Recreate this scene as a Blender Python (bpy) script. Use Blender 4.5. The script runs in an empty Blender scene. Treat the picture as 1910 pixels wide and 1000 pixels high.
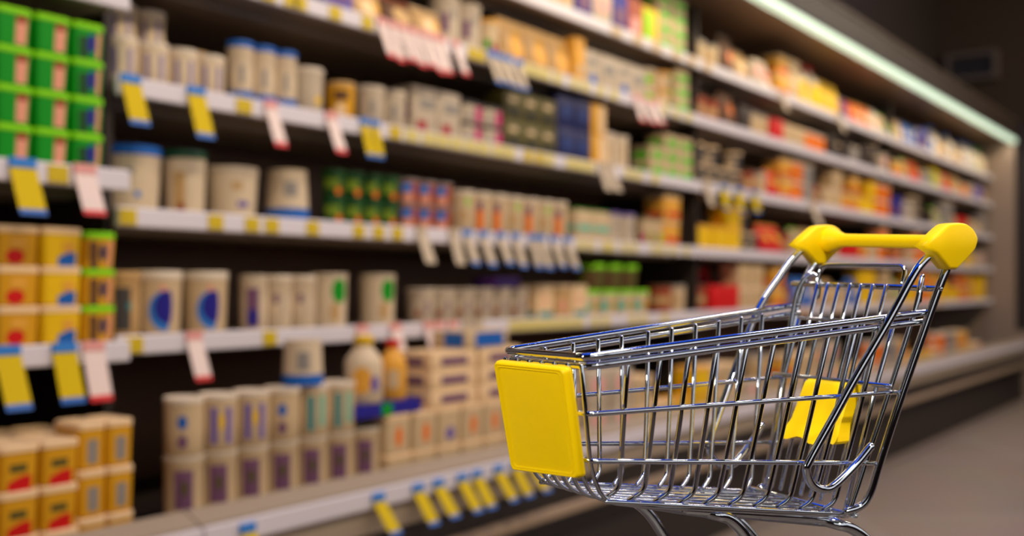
import bpy, bmesh, math, random
from mathutils import Vector, Matrix
random.seed(11)
S = bpy.context.scene
COL = S.collection
rad = math.radians

# ------------------------------------------------------------------ camera
THETA = rad(36.53)                       # angle between the aisle (+X) and the view direction
EYE = 1.01
F_PX = 1910.0
CT, ST = math.cos(THETA), math.sin(THETA)
cam = bpy.data.cameras.new('camera'); camo = bpy.data.objects.new('camera', cam); COL.objects.link(camo)
camo.location = (0, 0, EYE)
camo.rotation_euler = (rad(90), 0, THETA - rad(90))
cam.sensor_width = 36; cam.lens = 36.0; cam.shift_y = 35 / 1910
cam.clip_start = .02; cam.clip_end = 60
cam.dof.use_dof = True; cam.dof.focus_distance = .64; cam.dof.aperture_fstop = 4.2
S.camera = camo

# ------------------------------------------------------------------ light and exposure
W = bpy.data.worlds.new('world'); S.world = W; W.use_nodes = True
W.node_tree.nodes['Background'].inputs[0].default_value = (1, .93, .84, 1)
W.node_tree.nodes['Background'].inputs[1].default_value = .02
S.view_settings.view_transform = 'Standard'; S.view_settings.look = 'None'
S.view_settings.exposure = 0; S.view_settings.gamma = 1; S.view_settings.use_curve_mapping = False
S.cycles.use_denoising = True
S.cycles.max_bounces = 8; S.cycles.glossy_bounces = 5; S.cycles.diffuse_bounces = 3
S.cycles.sample_clamp_indirect = 4

def area(name, loc, rot, sx, sy, power, col):
    l = bpy.data.lights.new(name, 'AREA'); l.shape = 'RECTANGLE'; l.size = sx; l.size_y = sy
    l.energy = power; l.color = col
    o = bpy.data.objects.new(name, l); COL.objects.link(o); o.location = loc; o.rotation_euler = rot
    return o
# lamps hung above the aisle, warm, aimed at the shelf fronts
for i, x in enumerate((.6, 3.4, 6.6, 9.4)):
    area('aisle_lamp', (x, -.35, 3.55), (rad(48), 0, 0), 2.2, .12, (66, 54, 52, 32)[i], (1, .83, .62))

# LED strips under the canopy of the shelf cases, shining down onto the top shelves
for i, (x, sx) in enumerate(((2.77, 2.8), (5.72, 2.8), (8.7, 2.9))):
    area('canopy_lamp', (x, 1.93, EYE + 1.30), (rad(-14), 0, 0), sx, .05, 6, (1, .86, .66))
# two added spots, out of view, to brighten the trolley's yellow plastic
def spot(name, loc, aim, power, size, col, r=.06):
    l = bpy.data.lights.new(name, 'SPOT'); l.energy = power; l.spot_size = rad(size); l.spot_blend = .6; l.color = col; l.shadow_soft_size = r
    o = bpy.data.objects.new(name, l); COL.objects.link(o); o.location = loc
    o.rotation_euler = (Vector(aim) - Vector(loc)).to_track_quat('-Z', 'Y').to_euler(); return o
spot('track_spotlight', (-1.5, 1.15, 1.75), (.5, .34, .95), 160, 16, (1, .97, .88))
spot('track_spotlight', (-.25, -1.3, 2.3), (.72, .3, .95), 125, 17, (1, .95, .88))

# ------------------------------------------------------------------ materials
def lin(c):
    return tuple(((v / 255) / 12.92 if v / 255 <= .04045 else ((v / 255 + .055) / 1.055) ** 2.4) for v in c)
MATS = {}
def mat(name, rgb, rough=.45, metal=0, spec=.5, noise=0, nscale=12, emit=0):
    if name in MATS: return MATS[name]
    m = bpy.data.materials.new(name); m.use_nodes = True; nt = m.node_tree; b = nt.nodes['Principled BSDF']
    c = (*lin(rgb), 1)
    b.inputs['Base Color'].default_value = c; b.inputs['Roughness'].default_value = rough
    b.inputs['Metallic'].default_value = metal; b.inputs['Specular IOR Level'].default_value = spec
    if noise:
        tc = nt.nodes.new('ShaderNodeTexCoord'); n = nt.nodes.new('ShaderNodeTexNoise'); n.inputs['Scale'].default_value = nscale
        n.inputs['Detail'].default_value = 4
        mx = nt.nodes.new('ShaderNodeMix'); mx.data_type = 'RGBA'
        mx.inputs['A'].default_value = tuple(v * (1 - noise) for v in c[:3]) + (1,)
        mx.inputs['B'].default_value = tuple(min(1, v * (1 + noise)) for v in c[:3]) + (1,)
        nt.links.new(tc.outputs['Object'], n.inputs['Vector']); nt.links.new(n.outputs['Fac'], mx.inputs['Factor'])
        nt.links.new(mx.outputs['Result'], b.inputs['Base Color'])
    if emit:
        b.inputs['Emission Color'].default_value = c; b.inputs['Emission Strength'].default_value = emit
    MATS[name] = m
    return m
PAL = dict(
    cream=(220, 198, 164), white=(228, 211, 186), offwhite=(198, 180, 154), ivory=(210, 182, 140), tan=(200, 160, 104), peach=(244, 208, 158),
    brown=(98, 64, 38), darkbrown=(46, 30, 22), grey=(148, 140, 132), darkgrey=(70, 66, 64), black=(24, 21, 20), violet=(110, 92, 168), indigo=(36, 30, 138),
    navy=(26, 32, 84), blue=(24, 98, 184), sky=(50, 130, 214), teal=(40, 140, 140), seagreen=(110, 190, 160), green=(8, 150, 22), lime=(136, 220, 0),
    darkgreen=(16, 70, 44), forest=(24, 74, 26), leaf=(120, 146, 34), brightgreen=(84, 192, 20), straw=(222, 204, 120), rosewhite=(234, 212, 202), dimviolet=(140, 124, 160), deepblue=(30, 56, 116), olive=(92, 84, 36), tagyellow=(212, 182, 0), yellow=(244, 196, 8), gold=(222, 160, 20), amber=(236, 170, 60), orange=(240, 120, 20), red=(214, 20, 20),
    crimson=(170, 12, 40), pink=(238, 164, 156), salmon=(236, 160, 130), magenta=(200, 20, 110), rust=(160, 70, 40), purple=(72, 30, 110), mauve=(120, 80, 110))
def pm(c): return mat('print_' + c, PAL[c], rough=.5, spec=.3)
CHROME = mat('chrome', (232, 236, 240), rough=.05, metal=1)
YELLOW = mat('yellow_plastic', (255, 208, 0), rough=.42, spec=.2, noise=.03, nscale=60)
RAIL = mat('white_price_rail', (226, 218, 222), rough=.35)
SHELF = mat('shelf_steel', (150, 136, 120), rough=.5, noise=.06)
DARK = mat('dark_case_lining', (46, 35, 27), rough=.6, noise=.15)
CASE = mat('case_plinth', (36, 28, 23), rough=.5, noise=.1)
BUMP = mat('grey_bumper', (162, 145, 124), rough=.45, noise=.04)
STRIPE = mat('bumper_stripe', (170, 146, 120), rough=.5)
FASC = mat('brown_fascia', (50, 38, 28), rough=.5)
BACKP = mat('case_back', (120, 84, 58), rough=.5, noise=.2, nscale=3)

# ------------------------------------------------------------------ mesh helpers
def obj(name, vf, m, parent=None, smooth=True, auto=None):
    me = bpy.data.meshes.new(name); me.from_pydata([tuple(v) for v in vf[0]], [], vf[1]); me.update()
    bm = bmesh.new(); bm.from_mesh(me); bmesh.ops.recalc_face_normals(bm, faces=bm.faces)
    if auto:
        for e in bm.edges:
            if len(e.link_faces) == 2 and e.calc_face_angle(0) > auto: e.smooth = False
    bm.to_mesh(me); bm.free()
    if smooth: me.polygons.foreach_set('use_smooth', [True] * len(me.polygons))
    me.materials.append(m)
    o = bpy.data.objects.new(name, me); COL.objects.link(o)
    if parent: o.parent = parent
    return o
def empty(name, loc=(0, 0, 0), rot=(0, 0, 0)):
    o = bpy.data.objects.new(name, None); COL.objects.link(o); o.location = loc; o.rotation_euler = rot; o.empty_display_size = .05
    return o
def tag(o, label=None, cat=None, group=None, kind=None):
    if label: o['label'] = label
    if cat: o['category'] = cat
    if group: o['group'] = group
    if kind: o['kind'] = kind
    return o
def join(*vfs):
    V, F = [], []
    for v, f in vfs:
        n = len(V); V += list(v); F += [tuple(i + n for i in q) for q in f]
    return V, F
def box(x0, x1, y0, y1, z0, z1, bev=0, seg=2):
    bm = bmesh.new(); bmesh.ops.create_cube(bm, size=1)
    for v in bm.verts:
        v.co = Vector(((x0 + x1) / 2 + v.co.x * (x1 - x0), (y0 + y1) / 2 + v.co.y * (y1 - y0), (z0 + z1) / 2 + v.co.z * (z1 - z0)))
    if bev: bmesh.ops.bevel(bm, geom=bm.edges[:], offset=bev, segments=seg, profile=.5, affect='EDGES')
    V = [v.co.copy() for v in bm.verts]; bm.verts.index_update(); F = [tuple(v.index for v in f.verts) for f in bm.faces]; bm.free()
    return V, F
def xform(vf, M): return [M @ Vector(v) for v in vf[0]], vf[1]
def fillet(pts, r, seg=6):
    P = [Vector(p) for p in pts]; out = [P[0]]
    for i in range(1, len(P) - 1):
        a, b, c = P[i - 1], P[i], P[i + 1]; u = (a - b); v = (c - b)
        d = min(r, u.length * .48, v.length * .48); s, e = b + u.normalized() * d, b + v.normalized() * d
        for k in range(seg + 1):
            t = k / seg; out.append(s * (1 - t) ** 2 + b * 2 * t * (1 - t) + e * t * t)
    out.append(P[-1]); return out
def spline(pts, n=6):
    P = [Vector(p) for p in pts]; out = []
    for i in range(len(P) - 1):
        p0, p1, p2, p3 = P[max(i - 1, 0)], P[i], P[i + 1], P[min(i + 2, len(P) - 1)]
        for k in range(n):
            t = k / n
            out.append(.5 * ((2 * p1) + (p2 - p0) * t + (2 * p0 - 5 * p1 + 4 * p2 - p3) * t * t + (3 * p1 - p0 - 3 * p2 + p3) * t ** 3))
    out.append(P[-1]); return out
def tube(pts, r, n=12, closed=False):
    P = [Vector(p) for p in pts]; m = len(P); V, F = [], []
    T = []
    for i in range(m):
        a = P[i - 1] if (i or closed) else P[i]; b = P[(i + 1) % m] if (i < m - 1 or closed) else P[i]
        T.append((b - a).normalized())
    N = T[0].orthogonal().normalized()
    for i in range(m):
        N = (N - T[i] * N.dot(T[i])).normalized(); Bn = T[i].cross(N)
        for k in range(n):
            a = 2 * math.pi * k / n; V.append(P[i] + (N * math.cos(a) + Bn * math.sin(a)) * r)
    for i in range(m if closed else m - 1):
        j = (i + 1) % m
        for k in range(n):
            F.append((i * n + k, i * n + (k + 1) % n, j * n + (k + 1) % n, j * n + k))
    if not closed:                       # small domed ends
        for e, s in ((0, -1), (m - 1, 1)):
            base = e * n; c = P[e]
            ring = len(V)
            for k in range(n): V.append(c + (V[base + k] - c) * .6 + T[e] * s * r * .55)
            V.append(c + T[e] * s * r * .7); tip = len(V) - 1
            for k in range(n):
                k2 = (k + 1) % n
                F.append((base + k, base + k2, ring + k2, ring + k)); F.append((ring + k, ring + k2, tip))
    return V, F
def lathe(prof, n=28, cap=True):
    V, F = [], []; m = len(prof)
    for r, z in prof:
        for k in range(n):
            a = 2 * math.pi * k / n; V.append((r * math.cos(a), r * math.sin(a), z))
    for i in range(m - 1):
        for k in range(n):
            k2 = (k + 1) % n; F.append((i * n + k, i * n + k2, (i + 1) * n + k2, (i + 1) * n + k))
    if cap:
        F.append(tuple(range(n - 1, -1, -1))); F.append(tuple((m - 1) * n + k for k in range(n)))
    return V, F
def rrect(w, d, c, seg=4):
    out = []
    for cx, cy, a0 in ((w / 2 - c, d / 2 - c, 0), (-w / 2 + c, d / 2 - c, 90), (-w / 2 + c, -d / 2 + c, 180), (w / 2 - c, -d / 2 + c, 270)):
        for k in range(seg + 1):
            a = rad(a0 + 90 * k / seg); out.append((cx + c * math.cos(a), cy + c * math.sin(a)))
    return out
def loft(secs, cap=True):                # secs: [(outline, z)]
    V, F = [], []; n = len(secs[0][0]); m = len(secs)
    for o, z in secs:
        V += [(x, y, z) for x, y in o]
    for i in range(m - 1):
        for k in range(n):
            k2 = (k + 1) % n; F.append((i * n + k, i * n + k2, (i + 1) * n + k2, (i + 1) * n + k))
    if cap:
        F.append(tuple(range(n - 1, -1, -1))); F.append(tuple((m - 1) * n + k for k in range(n)))
    return V, F
def patch(shape, f, n=7):                # f(u, v) -> point, u and v in -1..1
    V, F = [], []
    for j in range(n + 1):
        for i in range(n + 1):
            u, v = 2 * i / n - 1, 2 * j / n - 1
            if shape in ('disc', 'moon'):
                u, v = u * math.sqrt(1 - v * v / 2), v * math.sqrt(1 - u * u / 2)
                if shape == 'moon' and u > 0: u *= .25
            elif shape == 'tri': u = u * (1 - (v + 1) / 2.2)
            elif shape == 'wave': v = v if v < 0 else v * (.55 + .45 * math.sin(u * 1.6 + .7))
            V.append(f(u, v))
    for j in range(n):
        for i in range(n):
            a = j * (n + 1) + i; F.append((a, a + 1, a + n + 2, a + n + 1))
    return V, F

# ------------------------------------------------------------------ the place
K = lambda D: D / CT
def X(px, D):                            # distance along the shelf where its front (D away) is seen at picture column px
    return (F_PX * D / (CT * (2370 - px)) - D * ST) / CT
def structure(name, vf, m, **k):
    return tag(obj(name, vf, m, smooth=False, **k), kind='structure')
WALLM = mat('dark_brown_wall', (44, 32, 22), rough=.8, noise=.12, nscale=2)
ENDM = mat('brown_end_wall', (56, 41, 22), rough=.8, noise=.12, nscale=2)
def floor_material():
    m = bpy.data.materials.new('floor_tiles'); m.use_nodes = True; nt = m.node_tree; b = nt.nodes['Principled BSDF']
    tc = nt.nodes.new('ShaderNodeTexCoord'); br = nt.nodes.new('ShaderNodeTexBrick'); n = nt.nodes.new('ShaderNodeTexNoise')
    mp = nt.nodes.new('ShaderNodeMapping'); mp.inputs['Rotation'].default_value = (0, 0, rad(53.5))
    br.offset = 0; br.inputs['Color1'].default_value = (*lin((150, 134, 118)), 1); br.inputs['Color2'].default_value = (*lin((158, 141, 124)), 1)
    br.inputs['Mortar'].default_value = (*lin((168, 152, 140)), 1)
    br.inputs['Scale'].default_value = 1; br.inputs['Mortar Size'].default_value = .018; br.inputs['Mortar Smooth'].default_value = .4
    br.inputs['Brick Width'].default_value = 1.5; br.inputs['Row Height'].default_value = 1.5
    n.inputs['Scale'].default_value = 3; n.inputs['Detail'].default_value = 6
    mx = nt.nodes.new('ShaderNodeMix'); mx.data_type = 'RGBA'; mx.blend_type = 'MULTIPLY'; mx.inputs['Factor'].default_value = .25
    nt.links.new(tc.outputs['Object'], mp.inputs['Vector']); nt.links.new(mp.outputs['Vector'], br.inputs['Vector']); nt.links.new(tc.outputs['Object'], n.inputs['Vector'])
    nt.links.new(br.outputs['Color'], mx.inputs['A']); nt.links.new(n.outputs['Color'], mx.inputs['B'])
    nt.links.new(mx.outputs['Result'], b.inputs['Base Color']); b.inputs['Roughness'].default_value = .42
    return m
structure('floor', box(-4, 11, -2.3, 2.9, -.1, 0), floor_material())
structure('ceiling', box(-4, 11, -2.3, 2.9, 4.3, 4.4), mat('dark_ceiling', (52, 44, 38), rough=.9))
structure('wall_back', box(-4, 11, 2.75, 2.9, 0, 4.3), WALLM)
structure('wall_end', box(11, 11.15, -2.3, 2.9, 0, 4.4), ENDM)
structure('wall_start', box(-4.15, -4, -2.3, 2.9, 0, 4.4), WALLM)
structure('wall_front', join(box(-4, 11, -2.3, -2.2, 0, 1.2), box(-4, 11, -2.3, -2.2, 2.95, 4.3)), WALLM)
# unseen glow panels added for the chrome: white behind the camera, blue overhead
GLOW_WHITE = mat('daylight_glass', (238, 240, 238), rough=.2, emit=.75)
GLOW_BLUE = mat('blue_sky_glass', (24, 88, 235), rough=.2, emit=.7)
for i in range(5):
    x0 = -3.8 + i * 2.95
    w = structure('window_%d' % (i + 1), box(x0, x0 + 2.8, -2.26, -2.24, 1.25, 2.9), GLOW_WHITE)
    fr = join(box(x0 - .14, x0, -2.29, -2.18, 1.2, 2.95), box(x0 + 2.8, x0 + 2.94, -2.29, -2.18, 1.2, 2.95), box(x0 + 1.37, x0 + 1.43, -2.29, -2.2, 1.25, 2.9), box(x0, x0 + 2.8, -2.29, -2.2, 1.201, 1.25), box(x0, x0 + 2.8, -2.29, -2.2, 2.9, 2.949))
    o = obj('window_frame', fr, FASC, w, smooth=False)
for i in range(4):
    x0 = -1.2 + i * 2.6
    structure('window_%d' % (i + 6), box(x0, x0 + 2.2, -.9, 2.5, 4.28, 4.299), GLOW_BLUE)  # added blue glow, reflected along the tops of the trolley tubes
# dark pillar at the end of the case
structure('pillar', box(10.32, 10.85, 1.42, 1.9, 0, 2.5, .01), mat('dark_post', (40, 30, 24), rough=.6))
# vent high on the end wall
v = empty('wall_vent', (11, 2.39, 3.2)); tag(v, 'small grey ventilation box high on the dark end wall', 'vent')
obj('housing', join(box(-.14, -.002, -.24, .24, .10, .14), box(-.14, -.002, -.24, .24, -.14, -.10), box(-.14, -.002, -.24, -.2, -.1, .1), box(-.14, -.002, .2, .24, -.1, .1)), mat('vent_grey', (92, 80, 66), rough=.5), v, False)
obj('grille', join(*[box(-.1, -.02, -.2, .2, -.09 + k * .036, -.07 + k * .036) for k in range(6)]), mat('vent_dark', (52, 50, 48), rough=.5), v, False)

# ------------------------------------------------------------------ refrigerated cases
D0, DL, DD, DC = 2.07, 2.00, 1.75, 1.87
RH = .0225
LEVEL = {'top': (1.0, D0), 'second': (.749, D0), 'third': (.451, D0), 'fourth': (.157, D0), 'fifth': (-.131, D0)}
LEFT = {'ltop': (.62, DL), 'lupper': (.230, DL), 'llower': (-.139, DL)}
DECK_H = -.55
RAIL_PX = {}
def case(x0, x1, levels, label, light=True):
    root = empty('refrigerated_case', (x0, 0, 0)); tag(root, label, 'display case', 'refrigerated shelf cases along the aisle')
    w = x1 - x0; E = EYE
    def p(name, vf, m, par=root): return obj(name, vf, m, par, smooth=False)
    p('back_panel', box(0, w, 2.60, 2.66, .1, E + 1.45), BACKP)
    p('side_panel', box(0, .02, 2.10, 2.60, .46, E + 1.28), DARK)
    p('plinth', join(box(0, w, 1.80, 2.66, 0, E - .70), box(0, w, 1.765, 2.66, E - .70, E + DECK_H)), CASE)
    p('bumper_strip', box(0, w, 1.735, 1.765, E - .702, E - .670, .006), STRIPE)
    p('front_rim', ([(0, 1.752, E - .60), (w, 1.752, E - .60), (0, 1.752, E - .485), (w, 1.752, E - .485), (0, 1.805, E - .463), (w, 1.805, E - .463),
                     (0, 1.825, E - .47), (w, 1.825, E - .47), (0, 1.825, E - .548), (w, 1.825, E - .548), (0, 1.78, E - .60), (w, 1.78, E - .60)],
                    [(0, 1, 3, 2), (2, 3, 5, 4), (4, 5, 7, 6), (6, 7, 9, 8), (8, 9, 11, 10), (10, 11, 1, 0), (0, 2, 4, 6, 8, 10), (1, 3, 5, 7, 9, 11)]), BUMP)
    RAIL_PX[(label, 'deck')] = p('deck_price_rail', box(0, w, 1.738, 1.7515, E - .536, E - .490, .004), RAIL)
    for k, (h, yf) in levels.items():
        sh = p('shelf', join(box(.022, w - .002, yf + .002, 2.598, E + h - .008, E + h + .018), box(.022, w - .002, 2.2, 2.598, E + h - .03, E + h - .0085)), SHELF)
        p('price_rail', box(.004, w - .004, yf - .014, yf, E + h - RH, E + h + RH, .004), RAIL, sh); RAIL_PX[(label, k)] = sh
    p('canopy', join(box(0, w, DC + .03, 2.66, E + 1.345, E + 1.47)), mat('canopy_under', (150, 122, 96), rough=.5))
    f = p('fascia', box(0, w, DC - .02, DC + .028, E + 1.345, E + 1.485, .006), FASC)
    p('fascia_trim', box(0, w, DC - .03, DC + .03, E + 1.486, E + 1.506, .004), mat('fascia_trim', (92, 78, 62), rough=.4), f)
    p('light_strip', box(0, w, DC - .018, DC + .03, E + 1.304, E + 1.343, .01), mat('lit_tube', (208, 232, 206), rough=.3, emit=1.0))
    return root
CASES = [(-.2, 1.296, LEFT, 'leftmost shelf case stocked with green and yellow margarine tubs'),
         (1.30, 4.238, LEVEL, 'shelf case of white yogurt tubs directly right of green tub stacks'),
         (4.24, 7.198, LEVEL, 'shelf case of mixed dairy packs behind the trolley handle'),
         (7.20, 10.2, LEVEL, 'farthest shelf case at the dark end wall of the aisle')]
ROOTS = [case(*c) for c in CASES]
endp = obj('end_panel', join(box(10.2 - 7.2, 10.25 - 7.2, 1.87, 2.66, 0, EYE + 1.506), box(10.2 - 7.2, 10.25 - 7.2, 1.735, 1.87, 0, EYE - .40)), mat('end_panel', (150, 130, 112), rough=.4), ROOTS[3], False)

def case_of(x):
    for (x0, x1, lv, lab), r in zip(CASES, ROOTS):
        if x0 <= x < x1: return x0, lab
    return CASES[-1][0], CASES[-1][3]
def rail_at(level, x):
    x0, lab = case_of(x)
    h, yf = (LEVEL | LEFT | {'deck': (-.513, 1.752)})[level]
    return x0, RAIL_PX.get((lab, level)), h, yf

# yellow and white price labels clipped in the rails
def rail_labels(level, pxs, colour, w=.045, h=.036):
    for px in pxs:
        h0, yf = (LEVEL | LEFT | {'deck': (-.513, 1.752)})[level]
        x = X(px, yf - .014); x0, r, _, _ = rail_at(level, x)
        if r is None: continue
        yy = yf - .0145
        obj('price_label', box(x - x0 - w / 2, x - x0 + w / 2, yy - .0025, yy - .0002, EYE + h0 - h / 2, EYE + h0 + h / 2, .0008), mat('label_' + colour, PAL['tagyellow' if colour == 'yellow' else colour], rough=.5), r, False)
rail_labels('second', [500, 542, 560, 625, 685, 880, 897], 'yellow')
rail_labels('second', [985, 1000, 1018, 1040, 1072, 1092, 1120, 1145, 1240, 1262, 1284], 'straw', .055)
rail_labels('third', [455, 737, 985, 1005], 'yellow', .05)
rail_labels('third', [768, 800, 826, 852, 878, 902, 928, 950, 1024, 1064, 1082, 1100, 1172, 1190, 1222], 'straw', .06)
rail_labels('fourth', [238, 402, 470, 507, 583, 669, 706, 741], 'yellow')
rail_labels('fourth', [1083, 1101, 1128, 1140, 1165, 1182, 1220, 1235, 1255, 1280], 'straw', .05)
rail_labels('fifth', [250, 503], 'yellow')
rail_labels('fifth', [958, 974, 990, 1008, 1026, 1044, 1062, 1080, 1110, 1130, 1180, 1200, 1240], 'straw', .055)
rail_labels('lupper', [108], 'yellow'); rail_labels('deck', [120], 'yellow')
rail_labels('top', [1150, 1190, 1225, 1262, 1290, 1320], 'ivory', .08)
rail_labels('fifth', [1500, 1560, 1700, 1752], 'gold', .08)

# ------------------------------------------------------------------ goods
KIND = {}
def R(key, name, cat, desc, d, h, body, lid, marks=(), taper=.86, lidh=.012, neck=None):
    KIND[key] = dict(t='R', name=name, cat=cat, desc=desc, w=d, d=d, h=h, body=body, lid=lid, marks=marks, taper=taper, lidh=lidh)
def B(key, name, cat, desc, w, d, h, body, lid, marks=(), taper=.9, lidh=.014, corner=.012):
    KIND[key] = dict(t='B', name=name, cat=cat, desc=desc, w=w, d=d, h=h, body=body, lid=lid, marks=marks, taper=taper, lidh=lidh, corner=corner)
def C(key, name, cat, desc, w, d, h, body, marks=(), flap=None):
    KIND[key] = dict(t='C', name=name, cat=cat, desc=desc, w=w, d=d, h=h, body=body, marks=marks, flap=flap)
def L(key, name, cat, desc, d, h, body, cap, marks=()):
    KIND[key] = dict(t='L', name=name, cat=cat, desc=desc, w=d, d=d, h=h, body=body, cap=cap, marks=marks)
def P(key, name, cat, desc, w, d, h, body, marks=(), seam='white'):
    KIND[key] = dict(t='P', name=name, cat=cat, desc=desc, w=w, d=d, h=h, body=body, marks=marks, seam=seam)

def build(k):
    s = KIND[k]; root = empty(s['name']); t = s['t']; h = s['h']; w, d = s['w'], s['d']
    if t == 'R':
        r1 = w / 2; r0 = r1 * s['taper']; lh = s['lidh']; hb = h - lh
        rz = lambda z: r0 + (r1 * .965 - r0) * z / hb
        obj('body', lathe([(r0 * .93, 0), (r0, .004), (rz(hb * .5), hb * .5), (rz(hb * .96), hb * .96), (r1 * .985, hb * .97), (r1 * .985, hb)]), pm(s['body']), root, auto=.6)
        if s['lid']:
            obj('lid', lathe([(r1 * .99, hb), (r1, hb + .001), (r1, h - .003), (r1 * .97, h), (r1 * .9, h), (r1 * .88, h - .003), (.001, h - .003)]), pm(s['lid']), root, auto=.6)
        for mi, (shape, a, aw, zc, zh, c) in enumerate(s['marks']):
            def f(u, v, a=a, aw=aw, zc=zc, zh=zh, mi=mi):
                z = hb * (zc + v * zh); an = rad(-90 - a + u * aw); r = rz(z) + .0007 + .0005 * mi
                return (r * math.cos(an), r * math.sin(an), z)
            obj('printed_label', patch(shape, f, 8 if aw < 100 else 26), pm(c), root)
    elif t == 'B':
        tp = s['taper']; lh = s['lidh']; hb = h - lh if s['lid'] else h; c = s['corner']
        hw = lambda z: w * (tp + (.97 - tp) * z / hb) / 2
        hd = lambda z: d * (tp + (.97 - tp) * z / hb) / 2
        obj('body', loft([(rrect(hw(z) * 2 - e, hd(z) * 2 - e, c), z) for z, e in ((0, .006), (.003, 0), (hb * .5, 0), (hb, 0))]), pm(s['body']), root, auto=.6)
        if s['lid']:
            obj('lid', loft([(rrect(w - .004, d - .004, c), hb), (rrect(w, d, c), hb + .001), (rrect(w, d, c), h - .003), (rrect(w - .005, d - .005, c), h), (rrect(w - .014, d - .014, c * .8), h), (rrect(w - .018, d - .018, c * .7), h - .002)]), pm(s['lid']), root, auto=.6)
        flat_marks(s, root, hw, hd, hb, c * .8)
    elif t == 'C':
        obj('body', box(-w / 2, w / 2, -d / 2, d / 2, 0, h, .0035), pm(s['body']), root, auto=.6)
        if s['flap']:
            obj('flap', box(-w / 2 * .96, w / 2 * .96, -d / 2 * .96, d / 2 * .96, h, h + .006, .002), pm(s['flap']), root, auto=.6)
        flat_marks(s, root, lambda z: w / 2, lambda z: d / 2, h, .004)
    elif t == 'L':
        r = w / 2
        obj('body', lathe([(r * .9, 0), (r, .006), (r, h * .58), (r * .93, h * .66), (r * .55, h * .8), (r * .42, h * .84), (r * .42, h * .9)]), pm(s['body']), root, auto=.7)
        obj('cap', lathe([(r * .5, h * .88), (r * .52, h * .89), (r * .52, h * .985), (r * .46, h)]), pm(s['cap']), root, auto=.6)
        for mi, (shape, a, aw, zc, zh, c) in enumerate(s['marks']):
            def f(u, v, a=a, aw=aw, zc=zc, zh=zh, mi=mi):
                an = rad(-90 - a + u * aw); q = r + .0007 + .0005 * mi; return (q * math.cos(an), q * math.sin(an), h * (zc + v * zh))
            obj('printed_label', patch(shape, f, 8 if aw < 100 else 26), pm(c), root)
    elif t == 'P':
        secs = []
        for q in range(9):
            z = q / 8; dd = d * (max(.06, (1 - z ** 2.2)) if z > 0 else .8); ww = w * (.92 + .08 * z)
            secs.append((rrect(ww, dd, min(dd, ww) * .45, 5), z * h * .95))
        obj('body', loft(secs), pm(s['body']), root, auto=.9)
        obj('top_seam', box(-w / 2, w / 2, -.0035, .0035, h * .93, h), pm(s['seam']), root, False)
        hdp = lambda z: d / 2 * max(.06, 1 - (z / (h * .95)) ** 2.2)
        for shape, face, uc, uh, zc, zh, c in s['marks']:
            def f(u, v, uc=uc, uh=uh, zc=zc, zh=zh):
                z = h * .93 * (zc + v * zh); return ((uc + u * uh) * w * .42, -hdp(z) - .0012, z)
            obj('printed_label', patch(shape, f, 10), pm(c), root)
    return root
def flat_marks(s, root, hw, hd, hb, c):
    for mi, (shape, face, uc, uh, zc, zh, col) in enumerate(s['marks']):
        def f(u, v):
            z = hb * (zc + v * zh); q = uc + u * uh
            if face == 'f': return (q * (hw(z) - c), -hd(z) - .0007 - .0004 * mi, z)
            return (-hw(z) - .0007 - .0004 * mi, -q * (hd(z) - c), z)
        obj('printed_label', patch(shape, f, 6), pm(col), root)
def dup(o, parent=None):
    c = o.copy(); COL.objects.link(c)
    if parent: c.parent = parent
    for ch in list(o.children): dup(ch, c)
    return c

# --- kinds of goods (marks on round things: shape, angle towards the camera side, half angle, centre height, half height, colour;
#     on flat-sided things: shape, face f=front s=side, centre, half width, centre height, half height, colour)
Rm = lambda a, aw, zc, zh, c, sh='rect': (sh, a, aw, zc, zh, c)
M = lambda face, uc, uh, zc, zh, c, sh='rect': (sh, face, uc, uh, zc, zh, c)
B('green_tub', 'spread_tub', 'spread tub', 'bright green spread tub with cream panel', .078, .1, .078, 'green', 'lime', (M('f', .52, .44, .5, .42, 'salmon'), M('f', .5, .4, .86, .1, 'rust')), .88)
B('green_blue_tub', 'spread_tub', 'spread tub', 'green spread tub with blue dot', .074, .1, .078, 'green', 'lime', (M('f', -.5, .45, .4, .36, 'forest'), M('f', .2, .36, .55, .32, 'indigo', 'disc'), M('f', .82, .16, .5, .42, 'salmon')), .9)
B('olive_lime_tub', 'spread_tub', 'spread tub', 'golden brown lime-lidded tub', .076, .1, .079, 'gold', 'lime', (M('f', .25, .32, .55, .3, 'navy', 'disc'), M('f', .84, .14, .5, .42, 'salmon'), M('f', -.6, .36, .45, .45, 'brown')), .9)
B('yellow_red_tub', 'margarine_tub', 'margarine tub', 'yellow margarine tub with red oval', .09, .1, .081, 'gold', 'peach', (M('f', -.2, .6, .28, .22, 'red', 'disc'), M('f', 0, .5, .7, .16, 'amber')), .9)
B('yellow_blue_tub', 'margarine_tub', 'margarine tub', 'yellow margarine tub with blue wedge', .09, .1, .081, 'yellow', 'peach', (M('f', .3, .62, .24, .22, 'blue', 'wave'), M('f', .4, .4, .6, .16, 'amber')), .9)
B('big_yellow_tub', 'margarine_tub', 'margarine tub', 'yellow margarine tub with red corner', .077, .12, .0852, 'gold', 'peach', (M('f', 0, .86, .2, .2, 'red', 'wave'), M('f', -.1, .6, .6, .1, 'olive')), .9)
B('grey_yellow_tub', 'margarine_tub', 'margarine tub', 'yellow margarine tub with grey label', .06, .1, .0935, 'gold', 'peach', (M('f', .0, .6, .45, .3, 'grey'), M('s', 0, .6, .45, .3, 'grey')), .92)
WT = ('yogurt_tub', 'yogurt tub')
R('white_violet', *WT, 'white tub with pale violet stripes', .078, .103, 'cream', 'white', (Rm(52, 8, .5, .33, 'dimviolet'), Rm(0, 8, .5, .33, 'dimviolet')), .9)
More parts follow.
